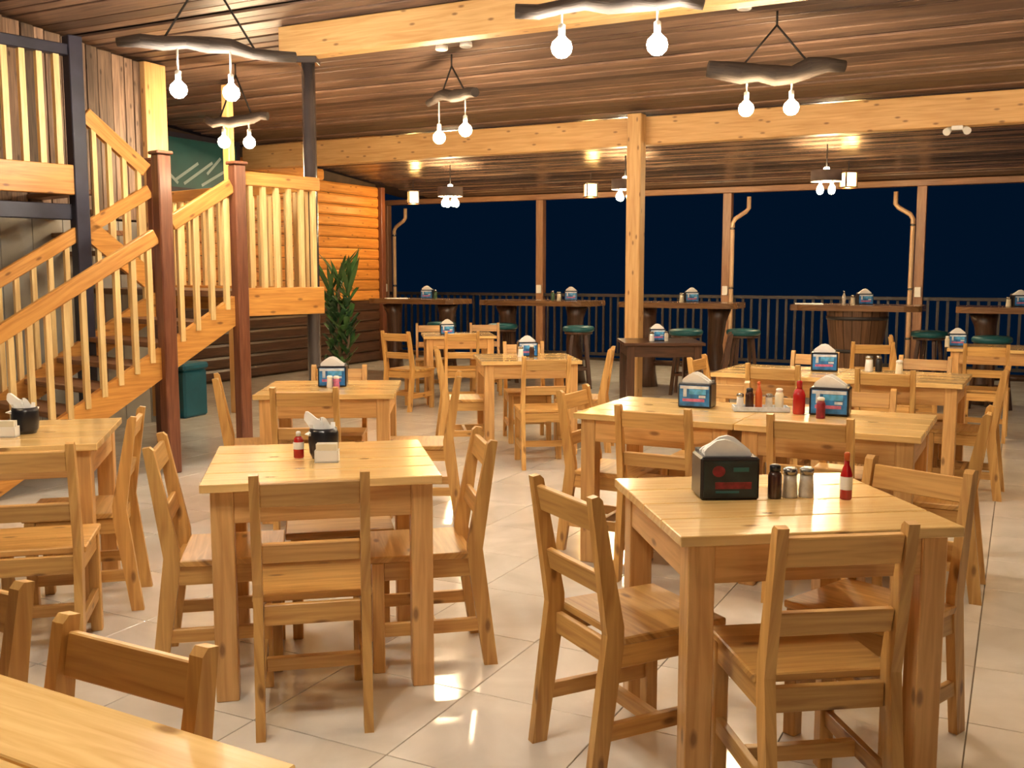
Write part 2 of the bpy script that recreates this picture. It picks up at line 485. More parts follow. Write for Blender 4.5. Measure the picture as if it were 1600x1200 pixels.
# =================================================================== STAIRCASE (local x along the climb, y away from the hall)
SA = rad(50)
stair = thing('staircase', 'pine staircase with pale balusters, orange handrails, red-brown newels and a balcony', 'staircase', (-2.47, 7.10, 0), SA)
SLP = 0.57
def zs(t): return 0.93 + SLP * t           # top edge of the stringer
LZ, TL, TE, SW = 1.30, 0.62, 1.40, 1.15
def part(fn, name, mat, parent=stair):
    b = MB(); fn(b); return b.build(name, mat, parent)
t0 = -0.93 / SLP + 0.02
for n in (0.0, SW):
    part(lambda b: b.prism([(t0, 0.0), (t0 + 0.36, 0.0), (TL, zs(TL) - .22), (TL, zs(TL)), (t0, 0.02)], 'y', n - .025, n + .025, 0), 'stringer', 'rail')
# treads
nt_ = 8
for k in range(nt_):
    zz = LZ * (k + 1) / (nt_ + 1)
    tt = (zz - 0.93) / SLP - 0.02
    part(lambda b: b.box((tt + .02, SW / 2, zz - .10), (0.29, SW - .06, 0.04), 0.005, axis=1), 'tread', 'tread')
# newel posts
for (t, n, h, s) in ((0, -0.03, 2.25, .10), (TL, -0.03, 2.23, .095), (TL + .02, SW, 2.34, .09)):
    part(lambda b: b.box((t, n, h / 2), (s, s, h), 0.008), 'newel_post', 'redbrown')
    part(lambda b: b.box((t, n, h + .012), (s + .025, s + .025, 0.024), 0.006), 'newel_cap', 'redbrown')
# lower handrails and balusters
def rail_run(tA, tB, n, z_of, base_of, step, off=0.0, rmat='rail', rh=0.105):
    part(lambda b: b.bar((tA, n, z_of(tA) - rh / 2), (tB, n, z_of(tB) - rh / 2), 0.05, rh, bevel=.006), 'handrail', rmat)
    L = abs(tB - tA); m = max(2, int(L / step))
    sgn = 1 if tB > tA else -1
    for k in range(m):
        t = tA + sgn * (k + .5) * L / m
        zb, zt = base_of(t) - 0.06, z_of(t) - rh + 0.02
        part(lambda b: b.box((t, n, (zb + zt) / 2), (0.036, 0.036, zt - zb)), 'baluster', 'baluster')
zr = lambda t: 1.775 + 0.585 * t
rail_run(-1.75, -0.06, -0.02, zr, lambda t: max(zs(t), 0.08), 0.118)
rail_run(0.06, TL - .05, -0.02, lambda t: zr(t) + .02, zs, 0.105)
rail_run(-1.75, TL - .03, SW, lambda t: zr(t) + .03, lambda t: max(zs(t), 0.08), 0.125)
# landing
part(lambda b: b.box(((TL + TE) / 2, SW, LZ - .03), (TE - TL, 2 * SW, 0.05), 0.004), 'landing_deck', 'tread')
part(lambda b: b.box(((TL + TE) / 2, -0.01, LZ - .09), (TE - TL + .05, 0.05, 0.215), 0.005), 'landing_fascia', 'rail')
part(lambda b: b.box((TE, SW, LZ - .09), (0.05, 2 * SW, 0.215), 0.005), 'landing_fascia', 'rail')
rail_run(TL + .06, TE, -0.01, lambda t: 2.19, lambda t: LZ + .02, 0.108)
for (t, n) in ((TE - .04, 2 * SW - .05), (TL + .06, 2 * SW - .05)):
    part(lambda b: b.box((t, n, (LZ - .055) / 2), (0.10, 0.10, LZ - .06), 0.006), 'landing_support', 'redbrown')
# handrail across the end of the landing
part(lambda b: b.bar((TE, 0.1, 2.14), (TE, 2 * SW, 2.14), 0.05, 0.10, bevel=.006), 'handrail', 'rail')
for k in range(18):
    part(lambda b: b.box((TE, 0.16 + k * 0.122, (LZ + 2.1) / 2), (0.036, 0.036, 2.1 - LZ)), 'baluster', 'baluster')
# upper flight climbing back towards the mezzanine
MZ, TM = 2.24, 0.0
zu = lambda t: 2.30 + (0.58 - t) * 0.78
rail_run(0.56, TM + .07, SW, zu, lambda t: zu(t) - 0.84, 0.10)
part(lambda b: b.prism([(0.58, 1.26), (0.58, 1.46), (TM, 1.91), (TM, 1.71)], 'y', SW - .025, SW + .025, 0), 'stringer', 'rail')
for k in range(5):
    zz = LZ + (MZ - LZ) * (k + 1) / 6
    tt = 0.56 - 0.105 * (k + .5)
    part(lambda b: b.box((tt, SW * 1.5, zz - .02), (0.17, SW - .06, 0.04), 0.005, axis=1), 'tread', 'tread')

# ---- mezzanine
ML = 2.6
# outer face stays in front of the plank wall, which runs at an angle behind
mez = part(lambda b: b.prism([(TM, SW), (TM, SW + .95), (TM - ML, SW + .36), (TM - ML, SW)], 'z', MZ - .06, MZ, 0), 'balcony', 'tread')
mez['label'] = 'balcony with dark rail and pale balusters'
part(lambda b: b.box((TM - ML / 2, SW - .01, MZ - .10), (ML, 0.06, 0.225), 0.005), 'fascia_beam', 'rail', mez)
part(lambda b: b.box((TM - ML / 2, SW + .06, 1.90), (ML, 0.09, 0.12), 0.005), 'lower_beam', 'navy', mez)
part(lambda b: b.box((TM - ML / 2, SW, 3.11), (ML, 0.07, 0.085), 0.006), 'top_rail', 'navy', mez)
for k in range(18):
    t = TM - 0.14 - k * 0.128
    part(lambda b: b.box((t, SW, (MZ + 3.08) / 2), (0.044, 0.044, 3.08 - MZ)), 'baluster', 'baluster', mez)
part(lambda b: b.box((TM, SW, 1.61), (0.11, 0.11, 3.22), 0.006), 'post', 'navy', mez)
part(lambda b: b.box((TM - ML + .05, SW, 1.06), (0.10, 0.10, 2.12), 0.006), 'post', 'navy', mez)

# =================================================================== TABLES AND CHAIRS
TW, TD, TH = 0.793, 0.752, 0.75
def make_table(woodmat='pine', topmat='pine_top'):
    t = thing('dining_table', 'table', 'table')
    pw = TD / 4
    b = MB(); b.box((TW / 2, pw / 2, TH - .0145), (TW, pw - .006, 0.029), 0.0025); pm_ = b.mesh('top_plank', topmat)
    b = MB(); b.box((TW / 2, pw / 2, TH - .0145), (TW, pw - .006, 0.029), 0.0025); pm2 = b.mesh('top_plank', topmat)
    for k in range(4):
        put('top_plank', (pm_, pm2)[k % 2], t, (0, k * pw, 0))
    ins, lw_ = 0.03, 0.074
    for x in (ins + lw_ / 2, TW - ins - lw_ / 2):
        for y in (ins + lw_ / 2, TD - ins - lw_ / 2):
            b = MB(); b.box((x, y, (TH - .03) / 2), (lw_, lw_, TH - .03), 0.003); b.build('leg', woodmat, t)
    for y in (ins + .017, TD - ins - .017):
        b = MB(); b.box((TW / 2, y, TH - .03 - .055), (TW - 2 * ins - 2 * lw_, 0.025, 0.11), 0.002); b.build('apron', woodmat, t)
    for x in (ins + .017, TW - ins - .017):
        b = MB(); b.box((x, TD / 2, TH - .03 - .055), (0.025, TD - 2 * ins - 2 * lw_, 0.11), 0.002); b.build('apron', woodmat, t)
    return t
tproto = make_table(); tused = [False]
dproto = make_table('darkwood', 'darkwood'); dused = [False]
def table(x, y, a, label, dark=False):
    pr, us = (dproto, dused) if dark else (tproto, tused)
    o = copy_tree(pr) if us[0] else pr
    us[0] = True
    o.location = (x, y, 0); o.rotation_euler = (0, 0, a)
    o['label'] = label
    if not dark: o['group'] = 'square pine dining tables'
    return o

CH = 0.835
def make_chair(mat='pine_chair', name='dining_chair'):
    c = thing(name, 'chair', 'chair')
    hw = 0.165
    for s in (-1, 1):
        b = MB()
        b.prism([(-0.268, 0.0), (-0.218, 0.0), (-0.158, 0.40), (-0.158, 0.46), (-0.232, CH - .012), (-0.245, CH), (-0.268, CH - .004), (-0.213, 0.44)], 'x', s * hw - .0145, s * hw + .0145, 2)
        b.build('back_post', mat, c)
        b = MB(); b.box((s * 0.160, 0.165, 0.203), (0.042, 0.042, 0.406), 0.003); b.build('leg', mat, c)
        b = MB(); b.box((s * 0.163, -0.012, 0.372), (0.022, 0.31, 0.066), 0.002); b.build('seat_rail', mat, c)
        b = MB(); b.bar((s * 0.163, 0.145, 0.155), (s * 0.163, -0.215, 0.155), 0.022, 0.048, bevel=.002); b.build('side_stretcher', mat, c)
    b = MB(); b.box((0, 0.170, 0.372), (0.278, 0.022, 0.066), 0.002); b.build('seat_rail', mat, c)
    b = MB(); b.box((0, -0.178, 0.372), (0.296, 0.022, 0.066), 0.002); b.build('seat_rail', mat, c)
    b = MB(); b.box((0, -0.03, 0.155), (0.304, 0.026, 0.044), 0.002); b.build('cross_stretcher', mat, c)
    b = MB(); b.box((0, 0.017, 0.419), (0.372, 0.355, 0.024), 0.004, axis=0); b.build('seat', mat, c)
    rot = Matrix.Rotation(math.atan2(0.075, 0.38), 3, 'X')
    for zc, h in ((0.768, 0.078), (0.578, 0.064)):
        yc = -0.186 - (zc - .45) * 0.175
        b = MB(); b.box((0, yc, zc), (0.298, 0.02, h), 0.003, rot, 0); b.build('back_slat', mat, c)
    return c
cproto = make_chair(); cused = [False]
def chair(x, y, yaw, label, dark=False):
    o = copy_tree(cproto) if cused[0] else cproto
    cused[0] = True
    o.location = (x, y, 0); o.rotation_euler = (0, 0, rad(yaw))
    o['label'] = label; o['group'] = 'ladder-back pine chairs'
    return o

aA, aB, aC, aE, aD, aF = 0.2009, 0.1242, 0.1302, 0.0584, -0.4827, -0.5029
table(-1.013, 3.169, aA, 'square pine table with the black napkin cup and red sauce, left of centre')
table(-0.237, 7.669, aB, 'small square pine table in mid hall between the red newel and pine post')
table(0.440, 2.534, aC, 'large-looking pine table at front right carrying the black and red napkin box')
table(-1.459, 5.559, aE, 'square pine table in front of the grey pole with one blue napkin box')
table(0.299, 4.849, aD, 'left one of the joined pine tables behind the front right table')
table(0.299 + math.cos(aD) * (TW + .004), 4.849 + math.sin(aD) * (TW + .004), aD, 'right one of the joined pine tables behind the front right table')
table(1.367, 6.840, aF, 'left one of the farther joined pine tables at the right')
table(1.367 + math.cos(aF) * (TW + .004), 6.840 + math.sin(aF) * (TW + .004), aF, 'right one of the farther joined pine tables at the right')
aG = 0.245
table(-1.67 - TW * math.cos(aG), 3.96 - TW * math.sin(aG), aG, 'pine table cut by the left edge with a black napkin cup')
aI = -0.504
exI = Vector((math.cos(aI), math.sin(aI))); eyI = Vector((-math.sin(aI), math.cos(aI)))
cI = Vector((-0.30, 1.33)) - exI * TW - eyI * TD
table(cI.x, cI.y, aI, 'bright pine table top in the bottom left corner')
table(-0.95, 10.72, 0.13, 'far pine table near the plant, farthest pine table at centre left')
aM = -0.47
table(4.35 - .5 * TW, 9.05, aM, 'far pine table at the right edge below the bar tables')
table(1.10, 9.72, 0.0, 'dark brown square table right in front of the tall pine post', True)

CL = [
 (-0.662, 3.215, 11.5, 'pine chair seen from behind at the near side of the left centre table'),
 (-1.044, 3.61, -78.5, 'pine chair at the left side of the left centre table'),
 (-0.35, 3.66, 101.5, 'pine chair at the right side of the left centre table'),
 (-1.11, 5.48, 3, 'pine chair seen from behind at the table in front of the grey pole'),
 (-1.49, 5.87, -75, 'pine chair at the left of the table before the grey pole, beside the newel posts'),
 (-0.568, 5.91, 93, 'pine chair at the right of the table before the grey pole'),
 (-1.12, 6.27, 183, 'pine chair behind the table before the grey pole, facing the camera'),
 (0.22, 7.44, 7, 'pine chair seen from behind at the small mid-hall table'),
 (-0.36, 8.05, -83, 'pine chair at the left of the small mid-hall table'),
 (0.56, 8.09, 80, 'pine chair at the right of the small mid-hall table'),
 (0.13, 8.50, 187, 'pine chair behind the small mid-hall table, facing the camera'),
 (-0.55, 10.56, 8, 'pine chair seen from behind at the farthest centre left table'),
 (-1.08, 10.52, -30, 'leftmost pine chair at the farthest centre left table, near the plant'),
 (-0.95, 11.69, 185, 'pine chair behind the farthest centre left table at its left end'),
 (-0.31, 11.79, 185, 'pine chair behind the farthest centre left table at its right end'),
 (0.77, 2.59, 7.5, 'pine chair seen from behind at the near side of the front right table'),
 (0.37, 2.90, -63, 'pine chair at the left side of the front right table'),
 (1.106, 2.968, 130, 'pine chair turned at the right far corner of the front right table'),
 (0.75, 4.68, -27.7, 'left of the pine chairs seen from behind at the nearer joined tables'),
 (1.37, 4.38, -27.7, 'right of the pine chairs seen from behind at the nearer joined tables'),
 (0.545, 5.11, -117.7, 'pine chair at the left end of the nearer joined tables'),
 (1.88, 4.47, 62, 'pine chair at the right end of the nearer joined tables'),
 (1.05, 5.38, 152, 'pine chair behind the nearer joined tables at the left napkin box'),
 (1.72, 5.00, 152, 'pine chair behind the nearer joined tables right of the napkin boxes'),
 (1.84, 6.775, -28.8, 'left of the pine chairs seen from behind at the farther joined tables'),
 (2.45, 6.42, -28.8, 'right of the pine chairs seen from behind at the farther joined tables'),
 (1.565, 7.11, -118.8, 'pine chair at the left end of the farther joined tables'),
 (2.93, 6.44, 61, 'pine chair at the right end of the farther joined tables'),
 (2.21, 7.43, 151, 'pine chair behind the farther joined tables at the blue napkin box'),
 (2.88, 7.00, 151, 'pine chair behind the farther joined tables at their right end'),
 (3.19, 8.93, -10, 'pine chair standing apart between the farther joined tables and the barrel table'),
 (3.86, 9.46, -112, 'pine chair at the left of the far right pine table'),
 (4.12, 8.62, -28, 'pine chair seen from behind at the far right pine table'),
 (-0.76, 1.41, 152, 'dark-lit pine chair behind the bottom left corner table'),
 (-1.22, 1.75, 152, 'pine chair at the bottom left edge, only its right post showing'),
 (-1.79, 3.70, 14, 'pine chair seen from behind at the left edge table'),
 (-1.875, 4.24, 104, 'pine chair at the right side of the left edge table'),
]
for c in CL: chair(*c)

dk = make_chair('darkwood')
dk.location = (1.95, 10.05, 0); dk.rotation_euler = (0, 0, rad(80))
tag(dk, 'dark brown wooden chair beside the dark brown table', 'chair')
# low stool under the left centre table
st = thing('low_stool', 'low pine stool pushed under the far side of the left centre table', 'stool', (-0.699, 3.95, 0), aA)
b = MB(); b.box((0, 0, 0.418), (0.42, 0.30, 0.026), 0.004); b.build('seat', 'pine_chair', st)
for sx in (-1, 1):
    for sy in (-1, 1):
        b = MB(); b.box((sx * .17, sy * .11, 0.2025), (0.04, 0.04, 0.405), 0.003); b.build('leg', 'pine_chair', st)
    b = MB(); b.box((sx * .17, 0, 0.16), (0.022, 0.18, 0.045), 0.002); b.build('stretcher', 'pine_chair', st)
for sy in (-1, 1):
    b = MB(); b.box((0, sy * .11, 0.37), (0.30, 0.022, 0.07), 0.002); b.build('seat_rail', 'pine_chair', st)

# =================================================================== BAR TABLES AND STOOLS
def slab_outline(L, D, seed):
    r = random.Random(seed); n = 26; pts = []
    for k in range(n):
        a = 2 * math.pi * k / n
        e = 0.30
        x = math.copysign(abs(math.cos(a)) ** e, math.cos(a)) * L / 2
        y = math.copysign(abs(math.sin(a)) ** e, math.sin(a)) * D / 2
        pts.append((x * (1 + r.uniform(-.03, .02)), y * (1 + r.uniform(-.09, .05))))
    return pts
BH = 1.07
def bar_table(u, v, L, D, kind, label, seed):
    o = thing('bar_table', label, 'table', bld(u, v), YAW, 'tall slab bar tables by the railing')
    b = MB(); b.prism(slab_outline(L, D, seed), 'z', BH - .065, BH, 0); b.build('slab_top', 'slab', o)
    if kind == 'barrel':
        n = 20
        for k in range(n):
            a0, a1 = 2 * math.pi * k / n, 2 * math.pi * (k + .94) / n
            b = MB()
            prof = [(0.20, 0.02), (0.245, 0.25), (0.285, 0.55), (0.325, 0.85), (0.34, BH - .066)]
            for i in range(len(prof) - 1):
                (r0, z0), (r1, z1) = prof[i], prof[i + 1]
                f = b.bm.faces.new([b.bm.verts.new((r * math.cos(a), r * math.sin(a), z)) for r, a, z in ((r0, a0, z0), (r0, a1, z0), (r1, a1, z1), (r1, a0, z1))])
                for l, q in zip(f.loops, ((z0, 0), (z0, .08), (z1, .08), (z1, 0))): l[b.uv].uv = (q[0] + k * 3.1, q[1] + k)
            b.build('stave', 'barrel', o)
        b = MB(); b.lathe([(0.19, 0.0), (0.235, 0.25), (0.275, 0.55), (0.315, 0.85), (0.33, BH - .067)], 20); b.build('barrel_core', 'deck', o)
        for zz, rr in ((0.12, 0.228), (0.55, 0.289), (0.92, 0.336)):
            b = MB(); b.lathe([(rr - .012, zz - .02), (rr, zz - .02), (rr + .008, zz + .02), (rr - .01, zz + .02)], 24); b.build('hoop', 'railing', o)
    else:
        for sx in (-1, 1):
            b = MB()
            x = sx * L * .30
            b.tube([(x, 0, 0.0), (x, 0.01, .2), (x - sx * .02, -.01, .55), (x, .01, .85), (x + sx * .02, 0, BH - .066)], [0.15, 0.115, 0.095, 0.11, 0.15], 12)
            b.build('log_leg', 'darkwood', o)
        b = MB(); b.tube([(-L * .30, 0, .3), (L * .30, 0, .3)], 0.035, 10); b.build('foot_rail', 'darkwood', o)
    return o
BT = [(-1.30, 14.1, 1.45, .68, 'log', 'slab bar table farthest left, beside the orange wall and plant', 1),
      (0.385, 13.30, 1.65, .70, 'log', 'slab bar table just left of the tall pine post', 2),
      (2.11, 12.42, 1.50, .70, 'log', 'slab bar table just right of the tall pine post', 3),
      (3.95, 11.44, 1.45, .72, 'barrel', 'slab bar table resting on a tapered barrel', 4),
      (5.55, 10.65, 1.50, .72, 'log', 'slab bar table at the right edge above the teal seats', 5)]
for x, y, L, D, kd, lb, sd in BT:
    u, v = xy_uv(x, y)
    bar_table(u, v, L, D, kd, lb, sd)

def make_stool():
    o = thing('bar_stool', 'stool', 'stool')
    b = MB(); b.lathe([(0.0, 0.70), (0.17, 0.70), (0.195, 0.715), (0.20, 0.745), (0.185, 0.768), (0.12, 0.778), (0.0, 0.78)], 24); b.build('cushion', 'tealseat', o)
    b = MB(); b.lathe([(0.0, 0.675), (0.175, 0.675), (0.175, 0.70), (0.0, 0.70)], 20); b.build('seat_ring', 'darkwood', o)
    for k in range(4):
        a = math.pi / 4 + k * math.pi / 2
        b = MB(); b.bar((0.20 * math.cos(a), 0.20 * math.sin(a), 0.0), (0.12 * math.cos(a), 0.12 * math.sin(a), 0.68), 0.034, 0.034, bevel=.003); b.build('leg', 'darkwood', o)
    for k in range(4):
        a0, a1 = math.pi / 4 + k * math.pi / 2, math.pi / 4 + (k + 1) * math.pi / 2
        r = 0.172
        b = MB(); b.bar((r * math.cos(a0), r * math.sin(a0), .24), (r * math.cos(a1), r * math.sin(a1), .24), 0.02, 0.026); b.build('foot_rest', 'darkwood', o)
    return o
sproto = make_stool()
SL = [(0.83, 12.45, 'teal seated bar stool at the right end of the table left of the pine post'),
      (-0.12, 13.05, 'teal seated bar stool at the left end of the table left of the pine post'),
      (-0.95, 13.45, 'dark teal bar stool in front of the farthest left bar table'),
      (2.05, 11.75, 'left teal bar stool in front of the table right of the pine post'),
      (2.72, 11.72, 'right teal bar stool at the table right of the pine post'),
      (5.02, 10.42, 'teal bar stool nearest the camera at the right edge bar table'),
      (4.75, 11.35, 'teal bar stool between the barrel table and the right edge bar table')]
for i, (x, y, lb) in enumerate(SL):
    o = sproto if i == 0 else copy_tree(sproto)
    o.location = (x, y, 0); o.rotation_euler = (0, 0, 0.4 * i)
    o['label'] = lb; o['group'] = 'teal bar stools'

# =================================================================== TABLE SETTINGS
def napkin_box(x, y, z, yaw, label, style='blue', s=1.0):
    """dispenser box, printed front at local -Y"""
    o = thing('napkin_dispenser', label, 'napkin holder', (x, y, z), rad(yaw), 'napkin dispenser boxes')
    W, D, H = 0.170 * s, 0.125 * s, 0.125 * s
    b = MB(); b.box((0, 0, H / 2), (W, D, H), 0.006 * s); b.build('body', 'black', o)
    y0 = -D / 2
    dark = style == 'red'
    b = MB(); b.box((0, y0 - .0015, H * .50), (W * .90, 0.003, H * .84)); ad = b.build('front_card', 'tealprint' if dark else 'blue', o)
    def pr(cx, cz, w_, h_, mat, lift=.0035):
        q = MB(); q.box((cx * W, y0 - lift, cz * H), (w_ * W, 0.0012, h_ * H)); q.build('print_block', mat, ad)
    if dark:
        q = MB(); n = 16
        q.prism([(-.20 * W + .11 * W * math.cos(2 * math.pi * k / n), .68 * H + .13 * H * math.sin(2 * math.pi * k / n)) for k in range(n)], 'y', y0 - .0042, y0 - .003); q.build('print_disc', 'redprint', ad)
        pr(.05, .35, .62, .16, 'redprint'); pr(-.05, .20, .40, .05, 'tealseat'); pr(.18, .72, .26, .10, 'tealboard')
    else:
        pr(.10, .66, .50, .20, 'sky'); pr(-.02, .32, .66, .12, 'pink'); pr(0, .84, .86, .12, 'pale'); pr(.24, .47, .2, .10, 'pale'); pr(-.28, .62, .10, .34, 'pale')
    # folded napkins: a shallow mound of arched sheets
    for k in range(4):
        yy = -D * .26 + k * D * .17
        hh = (0.052, 0.060, 0.050, 0.036)[k] * s
        q = MB(); n = 10; pts = []
        sk = (-.05, .03, .06, -.02)[k]
        for fx, fz in ((-.40, 0), (-.40, .30), (-.34, .52), (-.16, .92), (-.02, 1.0), (.10, .90), (.30, .48), (.39, .28), (.40, 0)):
            pts.append(((fx + sk * fz) * W, H - .004 + fz * hh))
        q.prism(pts, 'y', yy - .006 * s, yy + .006 * s, 0); q.build('napkin', 'paper', o)
    b = MB(); b.box((0, D * .46, H + .004), (W * .9, 0.006, 0.012)); b.build('lid_lip', 'steel', o)
    return o

NB = [(0.655, 3.02, .75, 2, 'black napkin box with red print on the front right table', 'red', 1.05),
      (-1.085, 6.02, .75, 4, 'blue fronted napkin box on the table before the grey pole', 'blue', 1.0),
      (0.125, 8.20, .75, 7, 'napkin box on the small mid-hall table', 'blue', .95),
      (-0.72, 11.10, .75, 8, 'napkin box on the farthest centre left table', 'blue', .95),
      (1.47, 10.10, .75, 0, 'napkin box on the dark brown table', 'blue', .95),
      (0.95, 5.08, .75, -24, 'left blue napkin box on the nearer joined tables', 'blue', 1.0),
      (1.545, 4.80, .75, -24, 'right blue napkin box on the nearer joined tables', 'blue', 1.08),
      (2.19, 6.97, .75, -16, 'blue napkin box on the farther joined tables', 'blue', 1.05),
      (4.17, 9.33, .75, -20, 'napkin box on the far right pine table', 'blue', .95)]
for a in NB: napkin_box(*a)
bars = [(-1.20, 14.17, 'napkin box on the farthest left bar table'), (0.78, 13.22, 'napkin box on the bar table left of the pine post'),
        (2.24, 12.48, 'napkin box on the bar table right of the pine post'), (4.05, 11.50, 'napkin box on the barrel table'),
        (5.48, 10.80, 'napkin box on the bar table at the right edge')]
for x, y, lb in bars: napkin_box(x, y, BH, -4, lb, 'blue', 1.0)

def napkin_cup(x, y, z, yaw, label):
    o = thing('napkin_cup', label, 'napkin holder', (x, y, z), rad(yaw), 'black napkin cups')
    b = MB(); b.lathe([(0.0, 0.0), (0.042, 0.0), (0.052, 0.02), (0.056, 0.06), (0.055, 0.095), (0.050, 0.112), (0.044, 0.112), (0.046, 0.09), (0.0, 0.085)], 24); b.build('cup', 'black', o)
    for k, (dx, dy, lean, h, w_) in enumerate(((-.012, 0, -.45, .095, .058), (.01, .01, .2, .055, .06), (-.035, -.01, -.9, .035, .05), (.035, 0, .8, .04, .05))):
        q = MB(); n = 7; pts = []
        for j in range(n + 1):
            f = j / n; pts.append(((f - .5) * w_ * (1 - .25 * f), h * (0.75 + .25 * math.sin(f * 5 + k))))
        poly = [(-w_ * .3, 0.0)] + [(p[0], p[1]) for p in pts] + [(w_ * .3, 0.0)]
        q.prism(poly, 'y', -.008, .008, 0)
        ob = q.build('napkin', 'paper', o, (dx, dy, 0.092)); ob.rotation_euler = (0, lean, k * .5)
    return o
napkin_cup(-0.70, 3.66, .75, 5, 'black napkin cup with a crumpled white napkin on the left centre table')
napkin_cup(-2.085, 4.23, .75, 5, 'black napkin cup on the left edge table')
def packet_box(x, y, z, yaw, label):
    o = thing('sugar_caddy', label, 'caddy', (x, y, z), rad(yaw), 'small packet caddies')
    b = MB()
    b.box((0, 0, .003), (0.085, 0.05, 0.006)); b.box((0, -.0235, .022), (0.085, .003, .044)); b.box((0, .0235, .022), (0.085, .003, .044)); b.box((-.041, 0, .022), (.003, .05, .044)); b.box((.041, 0, .022), (.003, .05, .044))
    b.build('tray', 'white', o)
    for k in range(5):
        q = MB(); q.box((0, 0, .034), (0.074, 0.0045, 0.056)); ob = q.build('sugar_packet', 'paper' if k % 2 else 'card', o, (0, -.016 + .008 * k, 0.006)); ob.rotation_euler = (random.uniform(-.08, .08), 0, 0)
    return o
packet_box(-0.672, 3.575, .75, 3, 'small caddy of white packets in front of the napkin cup on the left centre table')
packet_box(-2.115, 4.13, .75, 3, 'small caddy of white packets on the left edge table')

def bottle(x, y, z, label, prof, body, cap, name='sauce_bottle', h_cap=None, cat='bottle', lab=None, s=1.0, group=None):
    o = thing(name, label, cat, (x, y, z), random.uniform(0, 6), group)
    b = MB(); b.lathe([(r * s, q * s) for r, q in prof], 16); b.build('body', body, o)
    r, q = prof[-1]
    b = MB(); b.lathe([(max(r, .008) * 1.12 * s, q * s), (max(r, .008) * 1.12 * s, (q + h_cap) * s), (max(r, .008) * .7 * s, (q + h_cap + .004) * s)], 14); b.build('cap', cap, o)
    if lab:
        rr = max(p[0] for p in prof) * 1.02
        b = MB(); b.lathe([(rr * s, lab[0] * s), (rr * s, lab[1] * s)], 16, cap=False); b.build('paper_label', lab[2], o)
    return o
HOT = [(0.0, 0.0), (0.017, 0.0), (0.018, 0.004), (0.018, 0.075), (0.012, 0.095), (0.008, 0.105), (0.008, 0.118)]
SQZ = [(0.0, 0.0), (0.024, 0.0), (0.026, 0.006), (0.026, 0.08), (0.020, 0.10), (0.011, 0.108)]
SALT = [(0.0, 0.0), (0.019, 0.0), (0.020, 0.004), (0.017, 0.04), (0.016, 0.058)]
JAR = [(0.0, 0.0), (0.020, 0.0), (0.021, 0.005), (0.021, 0.07), (0.015, 0.085)]
bottle(0.800, 2.985, .75, 'dark brown sauce bottle right of the black napkin box', JAR, 'brownbottle', 'black', 'sauce_bottle', .016)
bottle(0.850, 3.000, .75, 'left glass salt shaker on the front right table', SALT, 'shaker', 'steel', 'salt_shaker', .014, 'shaker', None, 1.22, 'glass shakers on the front right table')
bottle(0.902, 3.005, .75, 'right glass pepper shaker on the front right table', SALT, 'shaker', 'steel', 'salt_shaker', .014, 'shaker', None, 1.22, 'glass shakers on the front right table')
bottle(1.014, 2.975, .75, 'slim red hot sauce bottle on the front right table', HOT, 'ketchup', 'orangecap', 'sauce_bottle', .022, 'bottle', (.03, .07, 'white'), 1.0)
bottle(-0.792, 3.655, .75, 'red ketchup bottle left of the napkin cup on the left centre table', SQZ, 'ketchup', 'white', 'sauce_bottle', .02, 'bottle', (.045, .08, 'white'), .75)
bottle(-1.085, 5.91, .75, 'small white shaker in front of the box on the table before the grey pole', SALT, 'white', 'white', 'salt_shaker', .012, 'shaker')
bottle(-1.045, 5.90, .75, 'small pinkish shaker in front of the box on the table before the grey pole', SALT, 'pink', 'white', 'salt_shaker', .012, 'shaker')
bottle(0.07, 8.08, .75, 'small white shaker on the mid-hall table', SALT, 'white', 'steel', 'salt_shaker', .012, 'shaker', None, 1.2)
bottle(0.16, 8.07, .75, 'small brown bottle on the mid-hall table', JAR, 'brownbottle', 'white', 'sauce_bottle', .012)
# condiment tray on the nearer joined tables
tr = thing('condiment_tray', 'low pale tray of condiments between the two blue napkin boxes', 'tray', (1.235, 4.915, .75), rad(-6))
b = MB(); b.box((0, 0, .006), (0.27, 0.10, 0.012), 0.003); b.build('tray_base', 'pale', tr)
b = MB(); b.box((0, -.049, .014), (0.27, .006, .022)); b.box((0, .049, .014), (0.27, .006, .022)); b.box((-.132, 0, .014), (.006, .1, .022)); b.box((.132, 0, .014), (.006, .1, .022)); b.build('tray_rim', 'pale', tr)
for i, (dx, pf, bd, cp, lb, nm, ct) in enumerate(((-.10, SALT, 'white', 'steel', 'white salt shaker at the left end of the condiment tray', 'salt_shaker', 'shaker'), (-.055, JAR, 'brownbottle', 'black', 'dark jar with a lid on the condiment tray', 'sauce_bottle', 'bottle'),
      (-.01, HOT, 'orangecap', 'orangecap', 'slim orange bottle on the condiment tray', 'sauce_bottle', 'bottle'), (.04, SALT, 'shaker', 'steel', 'glass shaker in the middle of the condiment tray', 'salt_shaker', 'shaker'), (.09, JAR, 'card', 'white', 'cream jar at the right end of the condiment tray', 'sauce_bottle', 'bottle'))):
    ca, sa = math.cos(rad(-6)), math.sin(rad(-6))
    bottle(1.235 + dx * ca, 4.915 + dx * sa, .7625, lb, pf, bd, cp, nm, .013, ct)
bottle(1.395, 4.81, .75, 'tall red sauce bottle left of the right blue napkin box', SQZ, 'ketchup', 'ketchup', 'sauce_bottle', .03, 'bottle', None, 1.15)
bottle(1.455, 4.66, .75, 'small red and white bottle before the right blue napkin box', JAR, 'redprint', 'white', 'sauce_bottle', .012)
bottle(2.48, 6.90, .75, 'white shaker beside the box on the farther joined tables', SALT, 'white', 'steel', 'salt_shaker', .012, 'shaker', None, 1.5)
